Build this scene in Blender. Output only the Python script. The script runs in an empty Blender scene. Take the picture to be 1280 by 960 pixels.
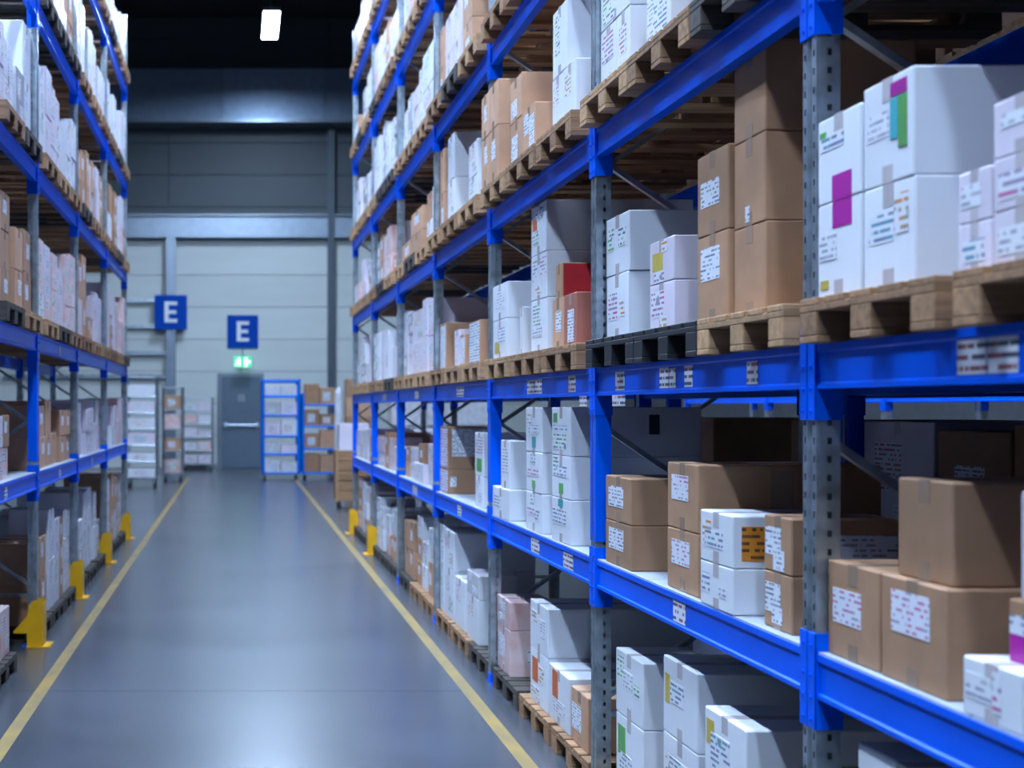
import bpy, math, random
from mathutils import Vector
random.seed(7)
S = bpy.context.scene
COL = S.collection
# ------------------------------------------------------------------ camera, world, exposure
F, VX, VY, H = 1590.0, 296.0, 509.0, 1.70          # focal length in pixels of the 1280x960 frame, vanishing point, eye height
cd = bpy.data.cameras.new('camera'); cam = bpy.data.objects.new('camera', cd); COL.objects.link(cam)
cam.location = (0, 0, H); cam.rotation_euler = (math.pi/2, 0, 0)
cd.sensor_width = 36; cd.lens = F/1280*36
cd.shift_x = (640-VX)/1280; cd.shift_y = (VY-480)/1280
cd.clip_end = 200
cd.dof.use_dof = True; cd.dof.focus_distance = 5.3; cd.dof.aperture_fstop = 2.5
S.camera = cam
w = bpy.data.worlds.new('world'); S.world = w; w.use_nodes = True
w.node_tree.nodes['Background'].inputs[0].default_value = (0.10, 0.18, 0.40, 1)
w.node_tree.nodes['Background'].inputs[1].default_value = 0.02
vs = S.view_settings
vs.view_transform = 'Standard'; vs.look = 'None'; vs.gamma = 1; vs.use_curve_mapping = False
vs.exposure = 0.0
S.cycles.diffuse_bounces = 2; S.cycles.caustics_reflective = False
LAMP_L = 365.0
LAMP_C = (0.55, 0.73, 1.0)

# ------------------------------------------------------------------ materials
def new_mat(name):
    m = bpy.data.materials.new(name); m.use_nodes = True
    return m, m.node_tree.nodes, m.node_tree.links, m.node_tree.nodes['Principled BSDF']
def N(nodes, t, **kw):
    n = nodes.new(t)
    for k, v in kw.items():
        setattr(n, k, v)
    return n
def math_node(nodes, links, op, a, b=None):
    n = nodes.new('ShaderNodeMath'); n.operation = op
    for i, v in enumerate((a, b)):
        if v is None: continue
        if isinstance(v, (int, float)): n.inputs[i].default_value = v
        else: links.new(v, n.inputs[i])
    return n.outputs[0]
def plain(name, col, rough=0.6, metal=0.0, var=0.12, scale=(6, 6, 6), detail=4, rand=0.10, bump=0.0, dark=None, spec=0.5, coat=0.0):
    """base colour broken up by noise in object space, each object a little different"""
    m, n, l, b = new_mat(name)
    tc = N(n, 'ShaderNodeTexCoord'); mp = N(n, 'ShaderNodeMapping'); mp.inputs['Scale'].default_value = scale
    l.new(tc.outputs['Object'], mp.inputs[0])
    oi = N(n, 'ShaderNodeObjectInfo')
    off = N(n, 'ShaderNodeVectorMath', operation='ADD'); l.new(mp.outputs[0], off.inputs[0])
    sc = N(n, 'ShaderNodeMath', operation='MULTIPLY'); l.new(oi.outputs['Random'], sc.inputs[0]); sc.inputs[1].default_value = 40
    l.new(sc.outputs[0], off.inputs[1])
    nz = N(n, 'ShaderNodeTexNoise'); nz.inputs['Scale'].default_value = 1; nz.inputs['Detail'].default_value = detail
    l.new(off.outputs[0], nz.inputs['Vector'])
    rp = N(n, 'ShaderNodeValToRGB')
    d = dark or tuple(c*(1-2.2*var) for c in col)
    rp.color_ramp.elements[0].position = 0.3; rp.color_ramp.elements[0].color = (*d, 1)
    rp.color_ramp.elements[1].position = 0.65; rp.color_ramp.elements[1].color = (*col, 1)
    l.new(nz.outputs['Fac'], rp.inputs[0])
    hs = N(n, 'ShaderNodeHueSaturation'); l.new(rp.outputs[0], hs.inputs['Color'])
    v = math_node(n, l, 'MULTIPLY_ADD', oi.outputs['Random'], 2*rand); v.node.inputs[2].default_value = 1-rand
    l.new(v, hs.inputs['Value'])
    l.new(hs.outputs[0], b.inputs['Base Color'])
    b.inputs['Roughness'].default_value = rough; b.inputs['Metallic'].default_value = metal
    b.inputs['Specular IOR Level'].default_value = spec; b.inputs['Coat Weight'].default_value = coat
    if bump:
        bp = N(n, 'ShaderNodeBump'); bp.inputs['Strength'].default_value = bump; bp.inputs['Distance'].default_value = 0.01
        l.new(nz.outputs['Fac'], bp.inputs['Height']); l.new(bp.outputs[0], b.inputs['Normal'])
    return m
def ink(name, paper, ink_a, ink_b, pitch=0.016, density=0.5, word=60, blocks=0.0, soft=0):
    """printed paper: rows of broken dark strokes, in metres along the UV of the piece"""
    m, n, l, b = new_mat(name)
    uv = N(n, 'ShaderNodeUVMap'); sp = N(n, 'ShaderNodeSeparateXYZ'); l.new(uv.outputs[0], sp.inputs[0])
    oi = N(n, 'ShaderNodeObjectInfo')
    r = math_node(n, l, 'DIVIDE', sp.outputs[1], pitch)
    row = math_node(n, l, 'FLOOR', r); fr = math_node(n, l, 'FRACT', r)
    inrow = math_node(n, l, 'MULTIPLY', math_node(n, l, 'GREATER_THAN', fr, 0.3), math_node(n, l, 'LESS_THAN', fr, 0.75))
    cb = N(n, 'ShaderNodeCombineXYZ')
    l.new(math_node(n, l, 'MULTIPLY', sp.outputs[0], word), cb.inputs[0])
    l.new(math_node(n, l, 'MULTIPLY', row, 5.37), cb.inputs[1])
    l.new(math_node(n, l, 'MULTIPLY', oi.outputs['Random'], 90), cb.inputs[2])
    nz = N(n, 'ShaderNodeTexNoise'); nz.inputs['Scale'].default_value = 1; nz.inputs['Detail'].default_value = 1
    l.new(cb.outputs[0], nz.inputs['Vector'])
    st = math_node(n, l, 'MULTIPLY', math_node(n, l, 'GREATER_THAN', nz.outputs['Fac'], 1-density), inrow)
    cb2 = N(n, 'ShaderNodeCombineXYZ')
    l.new(math_node(n, l, 'MULTIPLY', sp.outputs[0], 20), cb2.inputs[0]); l.new(math_node(n, l, 'MULTIPLY', sp.outputs[1], 26), cb2.inputs[1])
    l.new(math_node(n, l, 'MULTIPLY', oi.outputs['Random'], 55), cb2.inputs[2])
    nz2 = N(n, 'ShaderNodeTexNoise'); nz2.inputs['Scale'].default_value = 1; nz2.inputs['Detail'].default_value = 0; l.new(cb2.outputs[0], nz2.inputs['Vector'])
    mxi = N(n, 'ShaderNodeMix', data_type='RGBA'); mxi.inputs[6].default_value = (*ink_a, 1); mxi.inputs[7].default_value = (*ink_b, 1)
    l.new(math_node(n, l, 'GREATER_THAN', nz2.outputs['Fac'], 0.5), mxi.inputs[0])
    mx = N(n, 'ShaderNodeMix', data_type='RGBA'); mx.inputs[6].default_value = (*paper, 1)
    l.new(mxi.outputs[2], mx.inputs[7])
    fac = st
    if blocks: fac = math_node(n, l, 'MAXIMUM', st, math_node(n, l, 'GREATER_THAN', nz2.outputs['Fac'], 1-blocks))
    l.new(fac, mx.inputs[0]); l.new(mx.outputs[2], b.inputs['Base Color'])
    b.inputs['Roughness'].default_value = 0.45
    return m
def emit(name, col, strength):
    m, n, l, b = new_mat(name)
    b.inputs['Base Color'].default_value = (*col, 1)
    b.inputs['Emission Color'].default_value = (*col, 1); b.inputs['Emission Strength'].default_value = strength
    return m
WHT = (0.74, 0.76, 0.82)
M = {
 'kraft': plain('kraft_card', (0.43, 0.235, 0.132), 0.75, var=0.07, scale=(9, 9, 9), rand=0.13),
 'kraft2': plain('pale_kraft_card', (0.56, 0.315, 0.19), 0.75, var=0.07, scale=(9, 9, 9), rand=0.12),
 'white': plain('white_card', WHT, 0.55, var=0.03, scale=(5, 5, 5), rand=0.05),
 'lilac': plain('lilac_white_card', (0.76, 0.68, 0.78), 0.5, var=0.06, scale=(5, 5, 5), rand=0.06),
 'pink': plain('pinkish_wrapped_card', (0.80, 0.64, 0.64), 0.3, var=0.14, scale=(7, 7, 7), rand=0.12, dark=(0.72, 0.40, 0.38)),
 'red': plain('red_brown_card', (0.46, 0.16, 0.12), 0.5, var=0.1, rand=0.05),
 'redpanel': plain('red_print', (0.55, 0.03, 0.04), 0.4, var=0.05),
 'wrap': plain('shrink_wrapped_white', (0.70, 0.70, 0.76), 0.22, var=0.10, scale=(10, 10, 10), rand=0.1, bump=0.25),
 'tape': plain('brown_tape', (0.40, 0.26, 0.18), 0.25, var=0.08, rand=0.1),
 'tapew': plain('clear_tape', (0.58, 0.52, 0.54), 0.25, var=0.08, rand=0.1),
 'wood': plain('pale_pallet_wood', (0.52, 0.30, 0.15), 0.8, var=0.17, scale=(3, 40, 40), rand=0.18),
 'wood2': plain('weathered_pallet_wood', (0.39, 0.21, 0.105), 0.85, var=0.2, scale=(3, 40, 40), rand=0.2),
 'wood3': plain('dark_pallet_wood', (0.075, 0.06, 0.05), 0.8, var=0.2, scale=(3, 40, 40), rand=0.2),
 'black': plain('black_plastic', (0.016, 0.017, 0.022), 0.5, var=0.15, rand=0.2),
 'blue': plain('blue_enamel', (0.0, 0.122, 0.92), 0.32, var=0.08, scale=(2, 2, 2), rand=0.05, spec=0.10),
 'galv': plain('galvanised_steel', (0.46, 0.54, 0.60), 0.30, metal=0.80, var=0.2, scale=(14, 14, 14), rand=0.06),
 'deck': plain('grey_shelf_deck', (0.42, 0.46, 0.52), 0.5, var=0.08),
 'yellow': plain('yellow_enamel', (0.90, 0.47, 0.006), 0.45, var=0.08, rand=0.05),
 'steel': plain('grey_steel', (0.30, 0.34, 0.38), 0.4, metal=0.6, var=0.1),
 'rubber': plain('black_rubber', (0.012, 0.012, 0.014), 0.6),
 'magenta': plain('magenta_print', (0.42, 0.01, 0.30), 0.4, var=0.04),
 'cyan': plain('teal_print', (0.05, 0.38, 0.45), 0.4, var=0.04),
 'orangeblock': plain('orange_print', (0.70, 0.14, 0.02), 0.4, var=0.06),
 'greenblock': plain('green_print', (0.12, 0.42, 0.10), 0.4, var=0.1),
 'yellowblock': plain('yellow_print', (0.60, 0.46, 0.08), 0.4, var=0.1),
 'marker': plain('black_marker', (0.03, 0.03, 0.05), 0.5),
 'lab': ink('shipping_label_paper', (0.76, 0.79, 0.86), (0.16, 0.17, 0.25), (0.30, 0.32, 0.42), 0.015, 0.50, 42, 0.12),
 'labred': ink('red_printed_label_paper', (0.76, 0.76, 0.84), (0.55, 0.16, 0.34), (0.34, 0.34, 0.45), 0.015, 0.49, 42, 0.15),
 'laborange': ink('orange_label_paper', (0.62, 0.22, 0.02), (0.10, 0.04, 0.02), (0.16, 0.06, 0.02), 0.022, 0.5, 35, 0.0),
 'pgreen': ink('green_print_on_white', WHT, (0.10, 0.40, 0.12), (0.10, 0.15, 0.22), 0.020, 0.54, 32, 0.24),
 'pblue': ink('blue_print_on_white', WHT, (0.15, 0.18, 0.34), (0.12, 0.30, 0.42), 0.019, 0.54, 34, 0.18),
 'porange': ink('orange_print_on_white', WHT, (0.66, 0.26, 0.06), (0.35, 0.30, 0.25), 0.021, 0.54, 30, 0.26),
 'ppink': ink('pink_print_on_white', WHT, (0.50, 0.12, 0.30), (0.30, 0.25, 0.38), 0.020, 0.54, 32, 0.22),
 'pgrey': ink('grey_print_on_white', WHT, (0.30, 0.32, 0.42), (0.42, 0.42, 0.50), 0.017, 0.54, 38, 0.12),
 'price': ink('shelf_label_paper', (0.74, 0.77, 0.84), (0.06, 0.07, 0.12), (0.30, 0.08, 0.10), 0.024, 0.56, 60, 0.0),
}
# ------------------------------------------------------------------ mesh helpers
class MB:
    def __init__(s): s.v = []; s.f = []; s.uv = {}
    def face(s, pts):
        k = len(s.v); s.v += [tuple(p) for p in pts]; s.f.append(tuple(range(k, k+len(pts)))); return s
    def box(s, x0, x1, y0, y1, z0, z1, c=0.0):
        k = len(s.v)
        if c <= 0:
            s.v += [(x, y, z) for z in (z0, z1) for y in (y0, y1) for x in (x0, x1)]
            s.f += [tuple(k+i for i in q) for q in ((0,2,3,1),(4,5,7,6),(0,1,5,4),(2,6,7,3),(0,4,6,2),(1,3,7,5))]
            return s
        X, Y, Z = (x0, x1), (y0, y1), (z0, z1); idx = {}
        for a in (0, 1):
            for b in (0, 1):
                for d in (0, 1):
                    sx, sy, sz = 1-2*a, 1-2*b, 1-2*d
                    for ax in range(3):
                        o = [c*sx, c*sy, c*sz]; o[ax] = 0
                        idx[a, b, d, ax] = len(s.v); s.v.append((X[a]+o[0], Y[b]+o[1], Z[d]+o[2]))
        g = lambda *q: idx[q]
        for a in (0, 1):
            q = [g(a,0,0,0), g(a,1,0,0), g(a,1,1,0), g(a,0,1,0)]; s.f.append(tuple(q if a else q[::-1]))
            q = [g(0,a,0,1), g(1,a,0,1), g(1,a,1,1), g(0,a,1,1)]; s.f.append(tuple(q[::-1] if a else q))
            q = [g(0,0,a,2), g(1,0,a,2), g(1,1,a,2), g(0,1,a,2)]; s.f.append(tuple(q if a else q[::-1]))
        for a in (0, 1):
            for b in (0, 1):
                q = [g(a,b,0,0), g(a,b,1,0), g(a,b,1,1), g(a,b,0,1)]; s.f.append(tuple(q if a == b else q[::-1]))
                q = [g(a,0,b,0), g(a,1,b,0), g(a,1,b,2), g(a,0,b,2)]; s.f.append(tuple(q[::-1] if a == b else q))
                q = [g(0,a,b,1), g(1,a,b,1), g(1,a,b,2), g(0,a,b,2)]; s.f.append(tuple(q if a == b else q[::-1]))
                for d in (0, 1):
                    q = [g(a,b,d,0), g(a,b,d,1), g(a,b,d,2)]; s.f.append(tuple(q[::-1] if (a+b+d) % 2 else q))
        return s
    def bar(s, p, q, wd, th, up=(0, 1, 0)):
        p, q = Vector(p), Vector(q); d = (q-p).normalized(); u = Vector(up); a = d.cross(u).normalized()*wd/2; u = a.cross(d).normalized()*th/2
        k = len(s.v); s.v += [tuple(e+i*a+j*u) for e in (p, q) for i, j in ((-1,-1),(1,-1),(1,1),(-1,1))]
        s.f += [tuple(k+i for i in t) for t in ((0,3,2,1),(4,5,6,7),(0,1,5,4),(1,2,6,5),(2,3,7,6),(3,0,4,7))]; return s
    def cyl(s, p, q, r, n=12, r2=None):
        p, q = Vector(p), Vector(q); d = (q-p).normalized(); a = d.orthogonal().normalized(); b = d.cross(a); r2 = r if r2 is None else r2
        k = len(s.v)
        for e, rr in ((p, r), (q, r2)):
            for i in range(n):
                t = 2*math.pi*i/n; s.v.append(tuple(e+a*math.cos(t)*rr+b*math.sin(t)*rr))
        s.f.append(tuple(range(k+n-1, k-1, -1))); s.f.append(tuple(range(k+n, k+2*n)))
        for i in range(n): s.f.append((k+i, k+(i+1) % n, k+n+(i+1) % n, k+n+i))
        return s
    def prism_y(s, prof, y0, y1):
        """profile of (x, z) points swept along y"""
        k = len(s.v); n = len(prof)
        s.v += [(x, y0, z) for x, z in prof]+[(x, y1, z) for x, z in prof]
        s.f.append(tuple(range(k, k+n))); s.f.append(tuple(range(k+2*n-1, k+n-1, -1)))
        for i in range(n): j = (i+1) % n; s.f.append((k+j, k+i, k+n+i, k+n+j))
        return s
    def prism_x(s, prof, x0, x1):
        k = len(s.v); n = len(prof)
        s.v += [(x0, y, z) for y, z in prof]+[(x1, y, z) for y, z in prof]
        s.f.append(tuple(range(k+n-1, k-1, -1))); s.f.append(tuple(range(k+n, k+2*n)))
        for i in range(n): j = (i+1) % n; s.f.append((k+i, k+j, k+n+j, k+n+i))
        return s
    def mesh(s, name, mat, smooth=False):
        me = bpy.data.meshes.new(name); me.from_pydata(s.v, [], s.f); me.update()
        me.materials.append(M[mat] if isinstance(mat, str) else mat)
        if smooth: me.polygons.foreach_set('use_smooth', [True]*len(me.polygons))
        return me
    def build(s, name, mat, parent=None, loc=(0, 0, 0), rz=0, smooth=False):
        return put(name, s.mesh(name, mat, smooth), parent, loc, rz)
def put(name, me, parent=None, loc=(0, 0, 0), rz=0):
    o = bpy.data.objects.new(name, me); COL.objects.link(o); o.location = loc
    if rz: o.rotation_euler = (0, 0, rz)
    if parent: o.parent = parent
    return o
def tag(o, label=None, cat=None, group=None, kind=None):
    for k, v in (('label', label), ('category', cat), ('group', group), ('kind', kind)):
        if v: o[k] = v
    return o
def thing(name, label, cat, loc=(0, 0, 0), rz=0, group=None):
    return tag(put(name, None, None, loc, rz), label, cat, group)
def plate(name, parent, o, u, v, nrm, mat, t=0.0012):
    """thin printed piece: corner o, edge vectors u and v, standing proud by t along nrm; UV in metres"""
    o, u, v, nrm = Vector(o), Vector(u), Vector(v), Vector(nrm)
    P = [o, o+u, o+u+v, o+v]; Q = [p+nrm*t for p in P]
    me = bpy.data.meshes.new(name)
    fs = [(4,5,6,7), (0,1,5,4), (1,2,6,5), (2,3,7,6), (3,0,4,7)]
    if u.cross(v).dot(nrm) < 0: fs = [f[::-1] for f in fs]
    me.from_pydata([tuple(p) for p in P+Q], [], fs); me.update()
    uvl = me.uv_layers.new(name='uv'); ul, vl = u.length, v.length
    co = [(0, 0), (ul, 0), (ul, vl), (0, vl)]
    for lp in me.loops: uvl.data[lp.index].uv = co[lp.vertex_index % 4]
    me.materials.append(M[mat] if isinstance(mat, str) else mat)
    return put(name, me, parent)
def Zp(y, x, X): return H+(VY-y)*X/abs(x-VX)      # height of pixel row y at pixel column x on the upright plane X
def Yp(x, X): return F*X/(x-VX)                    # distance of pixel column x on the upright plane X

# ------------------------------------------------------------------ setting
XL, XR, YB, YE, ZC = -7.0, 10.0, -5.0, 35.6, 12.6
m, n, l, b = new_mat('polished_concrete')
tc = N(n, 'ShaderNodeTexCoord')
n1 = N(n, 'ShaderNodeTexNoise'); n1.inputs['Scale'].default_value = 0.9; n1.inputs['Detail'].default_value = 6; n1.inputs['Roughness'].default_value = 0.6
n2 = N(n, 'ShaderNodeTexNoise'); n2.inputs['Scale'].default_value = 14; n2.inputs['Detail'].default_value = 5
mp = N(n, 'ShaderNodeMapping'); mp.inputs['Scale'].default_value = (0.5, 1.0, 1)
l.new(tc.outputs['Object'], mp.inputs[0]); l.new(mp.outputs[0], n1.inputs['Vector']); l.new(tc.outputs['Object'], n2.inputs['Vector'])
mx = N(n, 'ShaderNodeMix', data_type='FLOAT'); mx.inputs[0].default_value = 0.35; l.new(n1.outputs['Fac'], mx.inputs[2]); l.new(n2.outputs['Fac'], mx.inputs[3])
rp = N(n, 'ShaderNodeValToRGB'); rp.color_ramp.elements[0].position = 0.35; rp.color_ramp.elements[0].color = (0.043, 0.049, 0.062, 1)
rp.color_ramp.elements[1].position = 0.65; rp.color_ramp.elements[1].color = (0.075, 0.084, 0.103, 1)
l.new(mx.outputs[0], rp.inputs[0]); l.new(rp.outputs[0], b.inputs['Base Color'])
r2 = N(n, 'ShaderNodeMapRange'); r2.inputs[3].default_value = 0.23; r2.inputs[4].default_value = 0.28
b.inputs['IOR'].default_value = 1.95; l.new(n1.outputs['Fac'], r2.inputs[0]); l.new(r2.outputs[0], b.inputs['Roughness'])
b.inputs['Specular IOR Level'].default_value = 1.0
M['floor'] = m
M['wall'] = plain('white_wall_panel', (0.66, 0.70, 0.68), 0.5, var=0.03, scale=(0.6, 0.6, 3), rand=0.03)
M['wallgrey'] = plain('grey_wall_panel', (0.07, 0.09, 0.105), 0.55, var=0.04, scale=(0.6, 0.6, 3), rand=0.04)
M['darksteel'] = plain('dark_blue_grey_steel', (0.07, 0.10, 0.13), 0.5, var=0.05)
M['dark'] = plain('dark_ceiling_sheet', (0.03, 0.034, 0.042), 0.7)
M['sidewall'] = plain('dim_wall_panel', (0.06, 0.065, 0.075), 0.7)
M['bluegrey'] = plain('blue_grey_steel', (0.24, 0.33, 0.46), 0.35, metal=0.3, var=0.06)
M['beamgrey'] = plain('pale_steel', (0.24, 0.29, 0.35), 0.3, metal=0.5, var=0.05)
fl = tag(MB().box(XL, XR, YB, YE+0.3, -0.3, -0.03).build('floor', 'dark'), kind='structure')
ys = [YB, 1.6, 7.62, 13.6, 19.6, 25.6, YE+0.3]
for i in range(6):
    MB().box(XL, XR, ys[i]+0.003, ys[i+1]-0.003, -0.03, 0.0).build('slab', 'floor', fl)
tag(MB().box(XL, XR, YB, YE+0.3, ZC, ZC+0.2).build('ceiling', 'dark'), kind='structure')
tag(MB().box(XL-0.2, XL, YB, YE+0.3, 0, ZC).build('wall_left', 'sidewall'), kind='structure')
tag(MB().box(XR, XR+0.2, YB, YE+0.3, 0, ZC).build('wall_right', 'sidewall'), kind='structure')
tag(MB().box(XL, XR, YB-0.2, YB, 0, ZC).build('wall_back', 'sidewall'), kind='structure')
we = tag(MB().box(XL, XR, YE+0.08, YE+0.3, 0, ZC).build('wall_end', 'sidewall'), kind='structure')
zz = [0, 0.9, 1.8, 2.7, 3.6, 4.5, 5.4, 6.42]
for i in range(len(zz)-1):
    for x0, x1 in ((XL, -1.9), (-1.9, 2.6), (2.6, 6.2), (6.2, XR)):
        MB().box(x0+0.006, x1-0.006, YE, YE+0.08, zz[i]+0.006, zz[i+1]-0.006, 0.006).build('panel', 'wall', we)
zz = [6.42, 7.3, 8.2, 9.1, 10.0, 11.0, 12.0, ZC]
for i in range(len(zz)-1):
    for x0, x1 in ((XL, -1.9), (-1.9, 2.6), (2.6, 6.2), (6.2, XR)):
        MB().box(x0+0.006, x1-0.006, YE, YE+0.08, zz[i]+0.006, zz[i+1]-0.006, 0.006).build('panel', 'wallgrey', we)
# beams and columns on the end wall
t1 = tag(put('trim_1', None), kind='structure')
for x0, x1 in ((XL, -3.2), (-3.2, -0.4), (-0.4, 2.4), (2.4, 5.6), (5.6, XR)):
    MB().box(x0+0.004, x1-0.004, YE-0.9, YE, 9.55, 10.95, 0.01).build('duct_panel', 'bluegrey', t1)
MB().box(XL, XR, YE-0.96, YE, 9.47, 9.55).build('bottom_edge', 'beamgrey', t1)
t2 = tag(put('trim_2', None), kind='structure')
MB().box(XL, XR, YE-0.18, YE-0.14, 6.45, 7.02).build('web', 'beamgrey', t2)
MB().box(XL, XR, YE-0.32, YE, 7.02, 7.06).build('top_flange', 'beamgrey', t2)
MB().box(XL, XR, YE-0.32, YE, 6.41, 6.45).build('bottom_flange', 'beamgrey', t2)
t3 = tag(put('trim_3', None), kind='structure')
for a in ((2.53, 2.71, -0.10, -0.085), (2.605, 2.635, -0.33, -0.10), (2.53, 2.71, -0.345, -0.33)):
    MB().box(a[0], a[1], YE+a[2], YE+a[3], 0, 9.47).build('column_plate', 'darksteel', t3)
t4 = tag(put('trim_4', None), kind='structure')
for a in ((-1.96, -1.70, -0.10, -0.08), (-1.845, -1.815, -0.33, -0.10), (-1.96, -1.70, -0.35, -0.33)):
    MB().box(a[0], a[1], YE+a[2], YE+a[3], 0, 6.41).build('column_plate', 'beamgrey', t4)
t5 = tag(put('trim_5', None), kind='structure')
for z in (4.62, 3.9, 3.15, 2.5):
    MB().box(-6.5, -1.96, YE-0.16, YE-0.02, z, z+0.12).build('wall_rail', 'galv', t5)
# fire door
dr = tag(put('door_1', None, None, (-0.445, YE, 0)), kind='structure')
dl, drr, dh = 0.0, 1.14, 2.57
MB().box(dl-0.10, dl, -0.06, 0, 0, dh+0.08).build('frame_side', 'beamgrey', dr)
MB().box(drr, drr+0.06, -0.06, 0, 0, dh+0.08).build('frame_side', 'beamgrey', dr)
MB().box(dl, drr, -0.06, 0, dh, dh+0.08).build('frame_head', 'beamgrey', dr)
M['door'] = plain('grey_blue_door', (0.10, 0.145, 0.20), 0.45, var=0.05)
lf = MB().box(dl+0.01, drr-0.01, -0.045, 0, 0.01, dh-0.01, 0.004).build('leaf', 'door', dr)
pb = MB().cyl((dl+0.14, -0.12, 1.2), (drr-0.12, -0.12, 1.2), 0.025, 12)
pb.box(dl+0.09, dl+0.17, -0.14, -0.04, 1.14, 1.28); pb.box(drr-0.16, drr-0.08, -0.14, -0.04, 1.14, 1.28)
pb.build('push_bar', 'galv', dr)
MB().box(0.47, 0.67, -0.05, -0.044, 1.86, 2.06).build('notice', 'steel', dr)
bs = tag(MB().box(-1.7, -0.56, YE-0.05, YE, 0, 0.12).build('baseboard_end', 'steel'), kind='structure')
# painted floor lines
for lab, x, y0 in (('yellow painted line on floor beside the left rack', -1.17, 1.0), ('yellow painted line on floor beside the right rack', 1.385, 1.0)):
    M['linepaint'] = M.get('linepaint') or plain('worn_yellow_paint', (0.40, 0.255, 0.06), 0.45, var=0.2, scale=(8, 3, 8), dark=(0.24, 0.18, 0.09))
    tag(MB().box(x-0.038, x+0.038, y0, 30.5, 0.0, 0.0012).build('floor_line', 'linepaint'), lab, 'floor line', 'yellow aisle lines')

# ------------------------------------------------------------------ lamps
M['lampface'] = emit('lamp_diffuser', LAMP_C, LAMP_L)
def lamp(x, y, z, label, ly=1.5):
    t = thing('ceiling_lamp', label, 'lamp', (x, y, z), group='long ceiling lamps')
    MB().box(-0.17, 0.17, -ly/2, ly/2, 0.0, 0.004).build('diffuser', 'lampface', t)
    h = MB(); h.box(-0.20, 0.20, -ly/2-0.03, ly/2+0.03, 0.006, 0.10, 0.01)
    h.box(-0.20, -0.17, -ly/2-0.03, ly/2+0.03, -0.03, 0.006); h.box(0.17, 0.20, -ly/2-0.03, ly/2+0.03, -0.03, 0.006)
    h.build('housing', 'steel', t)
    for s in (-0.5, 0.5): MB().cyl((0, s, 0.1), (0, s, ZC-z), 0.012, 8).build('hanging_rod', 'steel', t)
LZ = 10.4
lamp(0.77, 29.0, LZ, 'long white ceiling lamp hanging at far end of main aisle', 2.0)
for i, y in enumerate((21.5, 13.0, 5.0, -3.0)):
    lamp((0.5, 0.25, 0.1, 0.0)[i], y, LZ, ('long ceiling lamp above main aisle, next before the far one', 'long ceiling lamp above middle of main aisle', 'long ceiling lamp above near part of main aisle', 'unseen ceiling lamp behind the camera, added to brighten carton sides')[i], 2.0)  # the one behind the camera is added to light faces turned its way
for i, y in enumerate((-2.5, 3.0, 8.5, 15.5)):
    lamp(-2.2, y, LZ, f'long ceiling lamp over the left side, {("first", "second", "third", "fourth")[i]} from the camera', 2.0)
lamp(4.9, 13.5, LZ, 'long ceiling lamp over the next aisle to the right')

# ------------------------------------------------------------------ racks
RX, LX = 1.5625, -1.42
RY = [1.25, 3.47, 5.57, 7.86, 10.06, 12.36, 14.70, 17.10]
LY = [6.75, 9.07, 11.35, 13.90, 16.40]
RB = [0.915, 1.75, 2.79, 3.80, 4.90, 5.97]     # undersides of the beams
LB = [1.115, 2.10, 3.30, 4.48, 5.72]
BH, RD = 0.12, 0.98
PD, PW = 0.065, 0.08
def post_mesh(h, name):
    """roll-formed upright: front face on x = 0 with a groove, slots in the flanges and round-ish holes down both sides"""
    q = MB(); hw = PW/2
    def strip(p0, p1, hole=False, hh=0.018, pitch=0.05):
        (x0, y0), (x1, y1) = p0, p1
        if not hole:
            q.face([(x0, y0, 0), (x1, y1, 0), (x1, y1, h), (x0, y0, h)]); return
        k = int(h/pitch)
        for i in range(k):
            a = i*pitch+hh; e = (i+1)*pitch if i < k-1 else h
            q.face([(x0, y0, a), (x1, y1, a), (x1, y1, e), (x0, y0, e)])
    pts = [(PD, -hw, 0), (0.042, -hw, 0), (0.030, -hw, 1), (0.0, -hw, 0), (0, -0.031, 0), (0, -0.022, 1), (0, -0.013, 0), (0.010, -0.009, 0), (0.010, 0.009, 0),
           (0, 0.013, 0), (0, 0.022, 0), (0, 0.031, 1), (0, hw, 0), (0.030, hw, 0), (0.042, hw, 1), (PD, hw, 0)]
    seg = [((PD,-hw),(0.042,-hw),0), ((0.042,-hw),(0.030,-hw),1), ((0.030,-hw),(0,-hw),0), ((0,-hw),(0,-0.031),0), ((0,-0.031),(0,-0.022),1), ((0,-0.022),(0,-0.013),0),
           ((0,-0.013),(0.010,-0.009),0), ((0.010,-0.009),(0.010,0.009),0), ((0.010,0.009),(0,0.013),0), ((0,0.013),(0,0.022),0), ((0,0.022),(0,0.031),1), ((0,0.031),(0,hw),0),
           ((0,hw),(0.030,hw),0), ((0.030,hw),(0.042,hw),1), ((0.042,hw),(PD,hw),0), ((PD,hw),(PD,-hw),0)]
    for a, c, hl in seg: strip(c, a, bool(hl))
    q.face([(PD,-hw,h),(0,-hw,h),(0,hw,h),(PD,hw,h)])
    return q.mesh(name, 'galv')
POST = post_mesh(6.75, 'post')
BEAMS = {}
CONN = {}
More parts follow.
